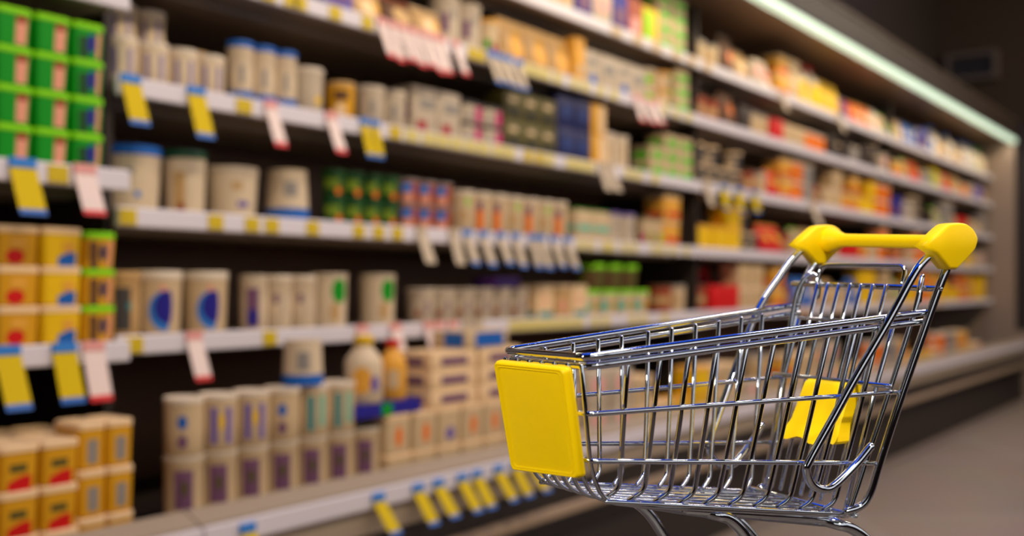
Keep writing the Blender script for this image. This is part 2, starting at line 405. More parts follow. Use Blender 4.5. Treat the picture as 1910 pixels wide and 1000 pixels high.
R('white_green', *WT, 'white tub with green stripe and brown spot', .078, .105, 'cream', 'white', (Rm(20, 9, .45, .36, 'seagreen'), Rm(58, 8, .4, .2, 'brown', 'disc')), .9)
R('white_bluelid', *WT, 'tall slim white tub with blue lid and base', .069, .157, 'cream', 'blue', (Rm(30, 179, .11, .1, 'blue'), Rm(30, 10, .5, .16, 'grey')), .92, .016)
R('plain_white', *WT, 'plain white round tub with yellow dot', .094, .13, 'offwhite', 'white', (Rm(-5, 14, .35, .1, 'yellow', 'disc'),), .88)
R('plain_tub', *WT, 'plain white tub with faint grey print', .09, .118, 'offwhite', 'white', (Rm(35, 12, .5, .2, 'grey'),), .88)
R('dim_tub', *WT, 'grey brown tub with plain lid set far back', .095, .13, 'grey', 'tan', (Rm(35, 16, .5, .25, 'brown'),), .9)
R('bucket_blue', 'yogurt_bucket', 'yogurt bucket', 'big white yogurt bucket with blue lid', .138, .152, 'cream', 'blue', (Rm(20, 6, .3, .05, 'sky'), Rm(35, 8, .7, .05, 'grey')), .86, .022)
R('bucket_green', 'yogurt_bucket', 'yogurt bucket', 'white yogurt bucket with dark green lid', .104, .155, 'cream', 'darkgreen', (Rm(50, 16, .4, .36, 'tan'), Rm(45, 9, .12, .1, 'rust', 'disc')), .88, .02)
R('bucket_white', 'yogurt_bucket', 'yogurt bucket', 'wide white yogurt bucket with small grey print', .138, .13, 'cream', 'offwhite', (Rm(10, 14, .3, .06, 'violet'), Rm(25, 12, .7, .08, 'tan')), .86, .014)
R('upturned', *WT, 'white tub standing upside down on its blue lid', .108, .142, 'cream', None, (Rm(30, 179, .13, .12, 'blue'), Rm(30, 18, .62, .14, 'grey')), 1.1, .004)
R('upturned_small', *WT, 'white tub upside down on blue lid above violet tubs', .092, .112, 'cream', None, (Rm(30, 179, .12, .12, 'blue'), Rm(40, 18, .55, .2, 'grey')), 1.08, .004)
R('green_cup', 'dessert_cup', 'dessert cup', 'small dark green cup with yellow band', .07, .076, 'forest', 'forest', (Rm(50, 40, .55, .22, 'leaf', 'rect'), Rm(15, 16, .25, .16, 'orange', 'disc')), .84, .008)
R('red_cup', 'dessert_cup', 'dessert cup', 'small red cup with blue top', .076, .076, 'rust', 'grey', (Rm(50, 26, .72, .18, 'sky'), Rm(45, 28, .28, .22, 'salmon')), .86, .008)
R('orange_tub', *WT, 'white tub with orange upright panel', .088, .138, 'ivory', 'white', (Rm(42, 17, .4, .28, 'orange'), Rm(42, 12, .74, .12, 'mauve')), .9)
R('plain_ivory', *WT, 'ivory tub with faint tan print', .09, .138, 'ivory', 'white', (Rm(40, 20, .45, .12, 'tan'), Rm(20, 8, .8, .1, 'lime')), .9)
C('green_white_box', 'cheese_carton', 'cheese carton', 'white carton with green top band', .12, .08, .115, 'ivory', (M('f', 0, .95, .42, .1, 'seagreen'), M('s', 0, .95, .42, .1, 'seagreen')), 'green')
R('violet_lid', *WT, 'white tub with violet lid', .115, .122, 'offwhite', 'violet', (Rm(0, 20, .6, .06, 'grey'),), .9)
R('magenta_tub', *WT, 'small tub with magenta and green print', .08, .12, 'ivory', 'olive', (Rm(55, 22, .3, .16, 'magenta', 'disc'), Rm(5, 18, .3, .2, 'lime', 'disc')), .9)
R('moon_pot', 'yogurt_pot', 'yogurt pot', 'white yogurt pot with dark blue crescent', .114, .15, 'ivory', 'white', (Rm(13, 44, .43, .37, 'sky', 'moon'), Rm(7, 37, .49, .31, 'indigo', 'moon'), Rm(22, 8, .84, .05, 'salmon')), .88, .02)
R('dark_side_tub', *WT, 'grey brown tub with dark side panel', .085, .148, 'tan', 'tan', (Rm(30, 24, .45, .36, 'darkgrey'), Rm(10, 6, .5, .06, 'teal')), .92)
R('violet_panel', *WT, 'white tub with tall violet panel', .074, .143, 'cream', 'offwhite', (Rm(42, 26, .45, .38, 'mauve'), Rm(42, 18, .25, .16, 'indigo')), .94)
R('white_tall', *WT, 'tall white tub with faint violet marks', .08, .143, 'cream', 'white', (Rm(45, 9, .62, .1, 'mauve'), Rm(15, 6, .5, .2, 'offwhite')), .94)
R('green_corner', *WT, 'white tub with green top corner patch', .11, .15, 'cream', 'offwhite', (Rm(6, 26, .74, .26, 'green', 'disc'), Rm(22, 16, .3, .2, 'tan', 'disc')), .9)
R('white_cup', 'dessert_cup', 'dessert cup', 'small white cup with red spot', .092, .108, 'offwhite', 'white', (Rm(60, 12, .3, .12, 'rust', 'disc'), Rm(20, 6, .5, .2, 'mauve')), .86, .008)
C('flat_purple', 'cream_cheese_box', 'cheese box', 'flat dark purple box lying on white cups', .14, .1, .035, 'purple', (M('f', 0, .8, .5, .2, 'navy'),))
B('magenta_pack', 'dessert_pack', 'dessert pack', 'magenta pack on top of the cups', .12, .1, .062, 'magenta', 'crimson', (), .9)
B('yellow_small', 'dessert_pack', 'dessert pack', 'small yellow pack between magenta packs', .11, .1, .05, 'amber', 'ivory', (), .9)
B('teal_pack', 'dessert_pack', 'dessert pack', 'peach dessert pack with teal base stripe', .11, .09, .12, 'peach', 'ivory', (M('f', 0, .98, .12, .1, 'teal'), M('s', 0, .98, .12, .1, 'teal'), M('f', -.3, .2, .6, .2, 'salmon'), M('s', 0, .3, .6, .2, 'amber')), .95)
B('rose_pack', 'dessert_pack', 'dessert pack', 'tan dessert pack with red spot', .11, .09, .12, 'tan', 'ivory', (M('s', .1, .5, .4, .25, 'red', 'disc'), M('f', -.2, .4, .4, .25, 'salmon', 'disc')), .95)
R('lime_stack', 'salad_tub', 'salad tub', 'white and green salad tub with bright lime lid', .12, .1, 'cream', 'lime', (Rm(50, 34, .45, .2, 'seagreen', 'disc'), Rm(5, 16, .5, .3, 'gold', 'disc')), .86, .018)
R('brown_lime', 'salad_tub', 'salad tub', 'brown filled salad tub with bright lime lid', .12, .1, 'olive', 'lime', (Rm(50, 20, .45, .3, 'brown', 'disc'),), .86, .018)
R('tall_violet', *WT, 'white tub with violet and yellow print', .087, .125, 'ivory', 'white', (Rm(50, 10, .5, .36, 'violet'), Rm(26, 9, .58, .16, 'yellow', 'disc'), Rm(4, 9, .5, .36, 'violet')), .93)
R('tall_dots', *WT, 'white tub with blue and violet dots', .087, .125, 'ivory', 'white', (Rm(40, 14, .65, .13, 'blue', 'disc'), Rm(40, 14, .28, .13, 'mauve', 'disc')), .93)
R('tall_teal', *WT, 'white tub with teal upright stripe', .087, .125, 'ivory', 'white', (Rm(44, 11, .5, .38, 'teal'), Rm(4, 10, .55, .34, 'seagreen')), .93)
R('tall_dark', *WT, 'white tub with dark printed panel', .087, .185, 'ivory', 'offwhite', (Rm(36, 27, .66, .24, 'mauve'), Rm(34, 10, .68, .1, 'olive', 'disc')), .93)
L('yellow_bottle', 'drink_bottle', 'bottle', 'white drink bottle with yellow label', .1, .175, 'cream', 'yellow', (Rm(50, 30, .35, .2, 'amber', 'disc'), Rm(10, 14, .3, .12, 'violet', 'disc')))
L('gold_bottle', 'drink_bottle', 'bottle', 'slim golden drink bottle with red cap', .075, .16, 'amber', 'red', (Rm(45, 24, .35, .15, 'ivory'),))
B('purple_tray', 'carton_tray', 'carton tray', 'low indigo carton tray with green middle', .26, .11, .035, 'indigo', None, (M('f', -.1, .16, .5, .45, 'green'),), 1)
C('flat_tan', 'food_box', 'food box', 'flat tan box with grey print', .2, .13, .052, 'peach', (M('s', 0, .6, .45, .22, 'mauve'), M('f', 0, .6, .45, .22, 'mauve')), None)
C('flat_blue', 'food_box', 'food box', 'flat box with blue front panel', .2, .13, .052, 'ivory', (M('f', .1, .7, .5, .4, 'blue'), M('s', .3, .6, .5, .4, 'blue')), None)
B('tan_tub', 'dessert_tub', 'dessert tub', 'tan tub with orange spot', .1, .1, .105, 'ivory', 'peach', (M('f', 0, .36, .5, .3, 'orange', 'disc'), M('s', 0, .36, .5, .3, 'tan', 'disc')), .92)
B('tan_blue_tub', 'dessert_tub', 'dessert tub', 'tan tub with blue and brown print', .1, .1, .105, 'ivory', 'peach', (M('f', 0, .5, .35, .2, 'violet', 'disc'), M('s', 0, .5, .45, .3, 'tan')), .92)
# second and third shelf
C('purple_carton', 'drink_carton', 'drink carton', 'deep violet carton', .1, .08, .12, 'violet', (M('f', 0, .6, .5, .2, 'mauve'),))
P('bread_pack', 'bakery_bag', 'food bag', 'golden brown bag with pale print', .13, .08, .1, 'tan', (M('f', 0, .6, .45, .25, 'peach', 'disc'), M('f', .5, .3, .5, .2, 'gold', 'disc')), 'ivory')
P('dark_bread', 'bakery_bag', 'food bag', 'dark brown bag with tan front', .13, .08, .1, 'brown', (M('f', .1, .7, .5, .3, 'tan', 'disc'),), 'rust')
R('grey_tub', *WT, 'greyish white tub with mauve print', .105, .16, 'offwhite', 'offwhite', (Rm(45, 14, .5, .2, 'mauve'), Rm(10, 8, .7, .1, 'grey')), .9)
R('lemon_tub', *WT, 'pale yellow tub with green print', .09, .13, 'ivory', 'amber', (Rm(45, 18, .4, .14, 'green', 'disc'), Rm(10, 16, .3, .12, 'crimson', 'disc')), .9)
P('tan_pouch', 'snack_pouch', 'food bag', 'tan pouch with golden middle', .14, .09, .16, 'tan', (M('f', 0, .6, .4, .26, 'amber', 'disc'), M('f', .2, .3, .7, .1, 'gold')), 'tan')
C('yellow_carton', 'food_carton', 'carton', 'slim pale yellow carton', .07, .08, .17, 'amber', (M('f', 0, .6, .3, .1, 'ivory'),))
C('print_carton', 'food_carton', 'carton', 'white carton with crimson and orange blocks', .11, .09, .14, 'offwhite', (M('s', -.4, .4, .25, .2, 'crimson'), M('s', .5, .4, .25, .2, 'orange'), M('f', 0, .5, .2, .16, 'blue', 'disc'), M('f', 0, .7, .7, .08, 'grey')))
C('blue_carton', 'food_carton', 'carton', 'white carton with blue shield print', .12, .09, .14, 'offwhite', (M('s', 0, .5, .25, .2, 'blue', 'disc'), M('s', 0, .8, .65, .14, 'mauve'), M('f', 0, .7, .6, .14, 'grey')))
R('lime_bowl', 'salad_bowl', 'salad bowl', 'white bowl with lime green sides', .13, .075, 'ivory', 'cream', (Rm(50, 50, .5, .3, 'lime', 'disc'),), .8)
R('amber_bowl', 'salad_bowl', 'salad bowl', 'tan bowl with amber lid', .13, .08, 'ivory', 'amber', (Rm(40, 40, .5, .2, 'peach', 'disc'),), .8)
B('lime_white', 'quark_pack', 'quark pack', 'white pack with bright green wave', .128, .1, .0635, 'ivory', 'ivory', (M('f', 0, .98, .52, .36, 'brightgreen', 'disc'), M('s', 0, .98, .52, .4, 'brightgreen', 'disc')), .97)
R('gold_tub', 'dessert_tub', 'dessert tub', 'golden tub with tan lid', .085, .11, 'gold', 'tan', (Rm(45, 24, .3, .2, 'peach', 'disc'), Rm(40, 30, .72, .14, 'brown')), .88)
C('red_blue_carton', 'food_carton', 'carton', 'white carton with crimson and teal corners', .11, .09, .145, 'offwhite', (M('s', -.6, .3, .14, .12, 'teal'), M('f', -.3, .4, .16, .12, 'crimson'), M('s', .3, .5, .5, .2, 'mauve'), M('f', .2, .7, .65, .1, 'grey')))
B('magenta_cup', 'dessert_pack', 'dessert pack', 'black and white pack with magenta end', .105, .09, .068, 'offwhite', 'darkgrey', (M('s', 0, .8, .5, .35, 'black', 'disc'), M('f', .6, .38, .5, .45, 'magenta'), M('f', -.5, .3, .4, .2, 'grey')), .95)
C('olive_carton', 'coffee_carton', 'carton', 'dark olive carton with pale grid print', .105, .09, .102, 'olive', (M('f', 0, .8, .28, .12, 'black'), M('s', 0, .9, .3, .2, 'black'), M('f', -.1, .5, .7, .08, 'ivory')))
C('navy_carton', 'coffee_carton', 'carton', 'dark navy carton with blue oval', .115, .09, .12, 'navy', (M('f', .1, .6, .5, .2, 'deepblue', 'disc'), M('s', 0, .7, .5, .4, 'darkbrown')))
C('gold_carton', 'food_carton', 'carton', 'golden yellow carton', .11, .09, .12, 'gold', (M('f', .5, .45, .5, .46, 'peach'),))
R('ribbed_white', *WT, 'white tub with ribbed pale sides', .1, .14, 'cream', 'white', (Rm(60, 6, .5, .3, 'offwhite'), Rm(20, 6, .5, .3, 'tan')), .94)
# small goods farther along
R('tan_lid_pot', 'dessert_pot', 'dessert pot', 'dark pot with tan lid', .12, .095, 'darkgrey', 'peach', (Rm(60, 30, .45, .25, 'ivory', 'disc'),), .86)
R('cream_pot', 'dessert_pot', 'dessert pot', 'cream pot with grey lid', .12, .12, 'ivory', 'grey', (Rm(60, 30, .45, .16, 'tan'),), .88)
R('rust_pot', 'dessert_pot', 'dessert pot', 'rust brown pot with tan band', .12, .12, 'rust', 'brown', (Rm(60, 60, .5, .16, 'tan'),), .88)
C('red_box', 'food_carton', 'carton', 'bright red carton', .15, .12, .12, 'red', (M('s', 0, .7, .5, .2, 'crimson'),))
L('red_bottle', 'sauce_bottle', 'bottle', 'red sauce bottle', .13, .2, 'crimson', 'red', (Rm(60, 40, .3, .1, 'salmon'),))
L('milk_red', 'milk_bottle', 'bottle', 'white milk bottle with red cap and yellow side', .15, .25, 'white', 'red', (Rm(20, 30, .3, .25, 'yellow'), Rm(60, 14, .5, .1, 'grey')))
L('milk_blue', 'milk_bottle', 'bottle', 'white milk bottle with blue cap and blue disc', .16, .24, 'white', 'blue', (Rm(62, 26, .35, .18, 'sky', 'disc'),))
L('milk_green', 'milk_bottle', 'bottle', 'white milk bottle with green cap and green print', .16, .23, 'cream', 'green', (Rm(62, 26, .3, .14, 'green', 'disc'),))
P('yellow_pouch', 'snack_pouch', 'food bag', 'yellow pouch with golden top', .16, .1, .2, 'yellow', (M('f', 0, .5, .4, .2, 'gold', 'disc'),), 'gold')
P('orange_pouch', 'snack_pouch', 'food bag', 'orange pouch with white print', .15, .1, .16, 'orange', (M('f', 0, .5, .5, .2, 'white', 'disc'),), 'amber')
P('blue_pouch', 'snack_pouch', 'food bag', 'blue pouch with pale print', .16, .1, .17, 'blue', (M('f', 0, .5, .5, .2, 'white', 'disc'),), 'navy')
P('purple_pouch', 'snack_pouch', 'food bag', 'dark purple pouch', .14, .1, .15, 'purple', (M('f', 0, .5, .5, .2, 'mauve', 'disc'),), 'purple')
P('red_pouch', 'snack_pouch', 'food bag', 'red pouch with yellow print', .14, .1, .15, 'red', (M('f', 0, .5, .6, .15, 'yellow', 'disc'),), 'amber')
P('tan_bag', 'snack_pouch', 'food bag', 'tan brown bag', .15, .1, .16, 'tan', (M('f', 0, .5, .5, .2, 'peach', 'disc'),), 'brown')
P('brown_bag', 'snack_pouch', 'food bag', 'dark brown bag with orange spot', .15, .1, .2, 'brown', (M('f', 0, .4, .5, .15, 'orange', 'disc'),), 'darkbrown')
P('white_pouch', 'snack_pouch', 'food bag', 'white pouch with red print', .14, .1, .16, 'white', (M('f', 0, .5, .5, .15, 'red', 'disc'),), 'offwhite')
P('green_pouch', 'snack_pouch', 'food bag', 'pale pouch with green print', .14, .1, .15, 'ivory', (M('f', 0, .6, .5, .2, 'green', 'disc'),), 'lime')
B('ivory_pack', 'cheese_pack', 'cheese pack', 'ivory pack with tan print', .15, .11, .11, 'ivory', 'peach', (M('s', 0, .5, .5, .2, 'tan', 'disc'), M('f', 0, .5, .5, .2, 'tan')), .95)
B('yellow_pack', 'cheese_pack', 'cheese pack', 'yellow pack with amber lid', .15, .11, .11, 'yellow', 'amber', (M('s', 0, .5, .4, .2, 'orange', 'disc'),), .95)
B('amber_pack', 'cheese_pack', 'cheese pack', 'amber pack with red stripe', .15, .11, .11, 'amber', 'ivory', (M('s', 0, .9, .3, .12, 'red'), M('f', 0, .9, .3, .12, 'red')), .95)
B('grey_pack', 'cheese_pack', 'cheese pack', 'grey pack with mauve print', .15, .11, .11, 'grey', 'offwhite', (M('s', 0, .6, .4, .2, 'mauve'),), .95)
B('orange_pack', 'cheese_pack', 'cheese pack', 'orange and white pack', .15, .11, .11, 'orange', 'white', (M('s', 0, .6, .4, .2, 'white', 'disc'),), .95)
B('violet_pack', 'cheese_pack', 'cheese pack', 'violet pack with pale lid', .15, .11, .14, 'violet', 'offwhite', (M('s', 0, .6, .4, .2, 'indigo', 'disc'),), .95)
C('pink_box', 'food_carton', 'carton', 'white carton with rosy print', .14, .1, .13, 'offwhite', (M('s', 0, .6, .4, .2, 'salmon', 'disc'), M('f', 0, .6, .6, .2, 'pink')))
C('green_box', 'food_carton', 'carton', 'green and yellow carton', .13, .1, .15, 'yellow', (M('s', 0, .8, .5, .4, 'green'), M('f', -.4, .5, .5, .4, 'lime')))
C('violet_box', 'food_carton', 'carton', 'violet blue carton with white top', .12, .1, .16, 'indigo', (M('s', 0, .9, .85, .12, 'white'), M('f', 0, .7, .4, .2, 'mauve')))
C('rose_box', 'food_carton', 'carton', 'rosy red carton', .12, .1, .17, 'rust', (M('s', 0, .8, .6, .2, 'salmon'), M('f', 0, .6, .3, .2, 'pink')))
C('dark_box', 'food_carton', 'carton', 'dark brown carton', .14, .1, .13, 'darkbrown', (M('s', 0, .6, .5, .2, 'rust'),))

PROTO = {}; PLACED = []
SHELF_NAME = {'top': 'top shelf', 'second': 'second shelf down', 'third': 'third shelf down', 'fourth': 'fourth shelf down', 'fifth': 'fifth shelf down', 'deck': 'bottom deck',
              'lupper': 'leftmost upper shelf', 'llower': 'leftmost lower shelf', 'ldeck': 'bottom deck corner'}
SURF = {k: (EYE + h + .0185, yf) for k, (h, yf) in (LEVEL | LEFT).items()}
SURF['deck'] = SURF['ldeck'] = (EYE + DECK_H + .0005, 1.835)
def put(kind, shelf, x, y, z, layer=0, layers=1, yaw=0, back=False):
    if kind in PROTO: o = dup(PROTO[kind])
    else: o = PROTO[kind] = build(kind)
    o.location = (x, y, z); o.rotation_euler = (0, 0, yaw)
    PLACED.append((o, kind, shelf, x, layer, layers, back)); return o
END = {}
def clear(x, w):                         # do not stand across the divider between two cases
    for b in (1.298, 4.239, 7.199):
        if x < b + .023 and x + w > b - .002: return b + .0235
    return x
def row(shelf, px0, px1, kinds, layers=1, set_=.02, gap=.004, n=None, jitter=.004, z0=0, layer0=0, back=False):
    """kinds repeat along the run from picture column px0 to px1; layers may be a list, one per column"""
    if isinstance(kinds, str): kinds = [kinds]
    z, yf = SURF[shelf]; y = yf + set_
    x, x1 = X(px0, y), X(px1, y); i = 0
    key = (shelf.replace('ldeck', 'deck'), back or set_ > .08, layer0); x = max(x, END.get(key, -9))
    while True:
        k = kinds[i % len(kinds)]; s = KIND[k]
        if (n is None and x + s['w'] > x1 + s['w'] * .35) or (n is not None and i >= n): break
        if k == 'lime_white' and x + s['w'] > 4.237: break
        x = clear(x, s['w'])
        L_ = layers[i % len(layers)] if isinstance(layers, (list, tuple)) else layers
        stepz = s['h'] + (.006 if s.get('flap') else 0)
        for q in range(L_):
            jx = random.uniform(-.2, .2) * gap
            put(k, shelf, x + s['w'] / 2 + jx, y + s['d'] / 2 + random.uniform(0, jitter), z + z0 + q * (stepz + .0004), layer0 + q, L_ + layer0, back=back)
        x += s['w'] + gap; i += 1
    END[key] = x
    return x
# left end case
row('lupper', -6, 400, ['green_tub'], 4, n=2, gap=.003); 
row('lupper', 137, 260, ['green_blue_tub'], 4, n=1)
row('llower', -4, 400, ['yellow_red_tub', 'yellow_blue_tub'], 3, .023, n=2, gap=.003)
row('llower', 134, 300, ['olive_lime_tub'], 3, .023, n=1)
row('ldeck', -84, 300, ['big_yellow_tub'], 3, .02, n=3, gap=.003)
row('ldeck', -84, 300, ['big_yellow_tub'], 3, .145, n=3, gap=.003)
row('ldeck', 150, 300, ['grey_yellow_tub'], 3, .03, n=2, gap=.002)
# third shelf
xe = row('third', 212, 445, ['white_violet', 'white_violet', 'white_violet', 'white_violet', 'white_green'], 1)
row('third', 214, 300, ['white_violet'], 2, .115, n=2)
row('third', 350, 540, ['dim_tub'], 1, .12, n=4, gap=.02, back=True)
row('third', 446, 600, ['white_bluelid'], 1, n=3, gap=.002)
row('third', 572, 700, ['plain_white'], 1, n=1)
row('third', 636, 700, ['gold_tub'], 1, n=1)
row('third', 692, 770, ['plain_tub'], 1, n=2, gap=.0)
row('third', 772, 900, ['red_blue_carton'], 1, n=2)
row('third', 866, 960, ['magenta_cup'], 2, n=2)
row('third', 940, 1050, ['olive_carton'], 2, n=3, gap=.001)
row('third', 1041, 1100, ['navy_carton'], [2], n=2, gap=.001)
row('third', 1094, 1130, ['gold_carton'], 2, n=1)
row('third', 1124, 1216, ['ribbed_white'], 1, n=2, gap=.006)
row('third', 1216, 1302, ['lime_white'], [2, 3, 3], n=4, gap=.003)
# second shelf
row('second', 612, 662, ['purple_carton'], 1, n=1)
row('second', 662, 772, ['bread_pack', 'dark_bread', 'bread_pack'], 1, n=3)
row('second', 770, 862, ['grey_tub'], 1, n=2)
row('second', 862, 912, ['lemon_tub'], 1, n=1)
row('second', 905, 1010, ['tan_pouch'], 1, n=3, gap=.004)
row('second', 1006, 1026, ['yellow_carton'], 1, n=1)
row('second', 1026, 1135, ['print_carton', 'blue_carton'], 1, n=4)
row('second', 1128, 1166, ['lime_bowl'], 2, n=1)
row('second', 1164, 1215, ['amber_bowl'], 2, n=1)
row('second', 1208, 1300, ['lime_white'], [3], n=4, gap=.003)
# top shelf
row('top', 985, 1040, ['ivory_pack'], 1, n=2)
row('top', 1042, 1112, ['violet_box', 'pink_box'], 1, n=3)
row('top', 1142, 1172, ['rose_box'], 1, n=1)
row('top', 1170, 1206, ['green_box'], 1, n=1, gap=.002)
row('top', 1205, 1304, ['lime_white'], [4], n=4, gap=.003)
# fourth shelf
row('fourth', 228, 345, ['bucket_blue'], 1, n=1)
row('fourth', 336, 420, ['bucket_green'], 1, n=1)
row('fourth', 424, 540, ['bucket_white'], 1, n=1)
row('fourth', 532, 640, ['upturned'], 1, n=1)
row('fourth', 622, 770, ['green_cup'], 2, n=4, gap=.004)
row('fourth', 762, 860, ['red_cup'], 2, n=3, gap=.003)
row('fourth', 864, 1080, ['plain_ivory', 'orange_tub', 'orange_tub', 'plain_ivory', 'orange_tub', 'plain_ivory', 'orange_tub'], 1, n=7)
row('fourth', 1076, 1145, ['green_white_box'], 1, n=2)
row('fourth', 1140, 1206, ['violet_lid'], 1, n=2)
row('fourth', 1207, 1250, ['magenta_tub'], 1, n=2)
# fifth shelf
row('fifth', 218, 270, ['dark_side_tub'], 1, n=1)
row('fifth', 268, 370, ['moon_pot'], 1, n=1)
row('fifth', 374, 470, ['moon_pot'], 1, n=1)
row('fifth', 470, 520, ['violet_panel'], 1, n=1)
row('fifth', 512, 620, ['white_tall'], 1, n=2, gap=.003)
row('fifth', 612, 700, ['green_corner'], 1, n=1)
row('fifth', 706, 790, ['green_corner'], 1, n=1)
row('fifth', 788, 1010, ['white_cup'], 1, n=6, gap=.008)
row('fifth', 925, 1010, ['flat_purple'], 1, z0=.1085, n=1, layer0=1, set_=.03)
row('fifth', 1004, 1090, ['teal_pack', 'rose_pack'], 1, n=3)
row('fifth', 1076, 1240, ['lime_stack', 'lime_stack', 'lime_stack', 'lime_stack'], 1, n=4, gap=.01)
row('fifth', 1110, 1240, ['brown_lime'], 1, n=3, gap=.01, z0=.1006, layer0=1)
row('fifth', 1240, 1304, ['rust_pot', 'cream_pot'], 1, n=3)
row('fifth', 1302, 1370, ['red_box'], 1, n=2)
row('fifth', 1320, 1370, ['red_bottle'], 1, n=1, set_=.16)
# bottom deck
row('deck', 268, 960, ['tall_dark'], 1, n=7, gap=.004)
row('deck', 318, 960, ['tall_dots', 'tall_violet', 'tall_violet', 'tall_dots', 'tall_teal', 'tall_teal'], 1, n=6, gap=.005, z0=.1856, layer0=1)
put('upturned_small', 'deck', X(578, 1.88), 1.905, SURF['deck'][0] + .1856 + .1256, 2, 3)
row('deck', 664, 955, ['tan_tub', 'tan_tub', 'tan_blue_tub'], 2, n=6, gap=.004)
TOPZ = .2112
row('deck', 664, 800, ['purple_tray'], 1, n=1, z0=TOPZ, layer0=2)
for kd, px in (('yellow_bottle', 698), ('gold_bottle', 752)):
    put(kd, 'deck', X(px, 1.87), 1.908, SURF['deck'][0] + TOPZ + .0355, 3, 4)
for q in range(3):
    put('flat_tan', 'deck', X(838, 1.88), 1.925, SURF['deck'][0] + TOPZ + q * .0525, 2 + q, 5)
    put('flat_tan', 'deck', X(925, 1.88), 1.925, SURF['deck'][0] + TOPZ + q * .0525, 2 + q, 5)
put('flat_blue', 'deck', X(900, 1.88), 1.925, SURF['deck'][0] + TOPZ + 3 * .0525, 5, 6)

# --- farther along: short runs of facings
def fill(shelf, spec, set_=.02, gap=.012, layer_h=.24):
    for px0, px1, kinds in spec:
        x = max(X(px0, SURF[shelf][1] + set_), END.get((shelf, False, 0), -9)); x1 = X(px1, SURF[shelf][1] + set_)
        i = 0
        while x < x1 - .06:
            k = kinds[i % len(kinds)]; s = KIND[k]; i += 1
            for _ in range(random.choice((1, 2, 2))):
                if x > x1 - .06: break
                x = clear(x, s['w'])
                if x + s['w'] > 10.19: x = 99; break
                two = s['t'] in 'BRC' and s['h'] * 2 < layer_h and random.random() < .6
                for q in range(2 if two else 1):
                    put(k, shelf, x + s['w'] / 2, SURF[shelf][1] + set_ + s['d'] / 2 + random.uniform(0, .01), SURF[shelf][0] + q * (s['h'] + .0004), q, 2 if two else 1)
                x += s['w'] + gap * random.uniform(.4, 1.6)
            END[(shelf, False, 0)] = x
fill('top', [(1306, 1345, ['cream_pot', 'grey_pack']), (1345, 1400, ['brown_bag', 'tan_bag']), (1400, 1455, ['pink_box', 'white_pouch', 'green_pouch']), (1455, 1490, ['amber_pack', 'ivory_pack']),
             (1490, 1536, ['milk_red']), (1536, 1566, ['yellow_pouch']), (1566, 1582, ['purple_pouch']), (1582, 1604, ['red_pouch']), (1604, 1640, ['orange_pouch', 'white_pouch']),
             (1640, 1690, ['green_pouch', 'tan_bag', 'orange_pouch']), (1690, 1742, ['blue_pouch', 'violet_box']), (1742, 1800, ['milk_blue', 'tan_bag']), (1800, 1826, ['milk_blue']), (1826, 1845, ['milk_green'])], layer_h=.23)
fill('second', [(1306, 1400, ['rust_pot', 'brown_bag', 'dark_box']), (1400, 1440, ['cream_pot', 'pink_box']), (1440, 1460, ['red_box']), (1462, 1500, ['ivory_pack', 'white_pouch']), (1500, 1545, ['orange_pack', 'tan_bag']),
                (1545, 1640, ['dark_box', 'tan_lid_pot', 'dark_box', 'grey_pack']), (1640, 1700, ['pink_box', 'amber_pack', 'green_pouch']), (1700, 1780, ['red_pouch', 'grey_pack', 'green_box', 'ivory_pack']), (1780, 1845, ['tan_bag', 'orange_pack', 'cream_pot', 'violet_pack'])], layer_h=.2)
fill('third', [(1306, 1400, ['tan_lid_pot']), (1400, 1440, ['rust_pot', 'cream_pot']), (1440, 1500, ['red_pouch', 'amber_pack', 'orange_pack']), (1500, 1540, ['grey_pack', 'rust_pot']), (1540, 1600, ['ivory_pack', 'amber_pack']),
               (1600, 1660, ['yellow_pack', 'orange_pack', 'green_box']), (1660, 1700, ['violet_box', 'blue_carton']), (1700, 1760, ['tan_lid_pot', 'dark_box', 'green_pouch']), (1760, 1845, ['grey_pack', 'tan_bag', 'red_box', 'ivory_pack', 'cream_pot'])], layer_h=.24)
fill('fourth', [(1240, 1312, ['amber_pack', 'yellow_pack', 'ivory_pack']), (1312, 1425, ['yellow_pack', 'tan_lid_pot', 'amber_pack']), (1425, 1480, ['red_pouch', 'rust_pot']), (1480, 1560, ['green_pouch', 'tan_bag', 'lime_bowl']), (1560, 1640, ['cream_pot', 'red_box', 'amber_pack']),
                (1640, 1740, ['orange_pack', 'red_pouch', 'rust_pot', 'ivory_pack']), (1740, 1845, ['tan_lid_pot', 'yellow_pack', 'tan_bag', 'pink_box'])], layer_h=.24)
fill('fifth', [(1368, 1480, ['ivory_pack', 'tan_lid_pot', 'amber_pack', 'rust_pot']), (1480, 1600, ['blue_pouch', 'tan_bag', 'cream_pot']), (1600, 1700, ['yellow_pack', 'ivory_pack', 'green_pouch']), (1700, 1845, ['yellow_pack', 'orange_pack', 'amber_pack', 'yellow_pouch'])], layer_h=.24)
fill('deck', [(955, 1100, ['ivory_pack', 'amber_pack', 'cream_pot']), (1100, 1240, ['pink_box', 'ivory_pack', 'grey_pack']), (1240, 1320, ['yellow_pack', 'lime_bowl', 'green_box']), (1320, 1560, ['ivory_pack', 'pink_box', 'cream_pot', 'amber_pack']),
              (1560, 1835, ['yellow_pack', 'ivory_pack', 'orange_pack', 'grey_pack', 'amber_pack'])], layer_h=.3)

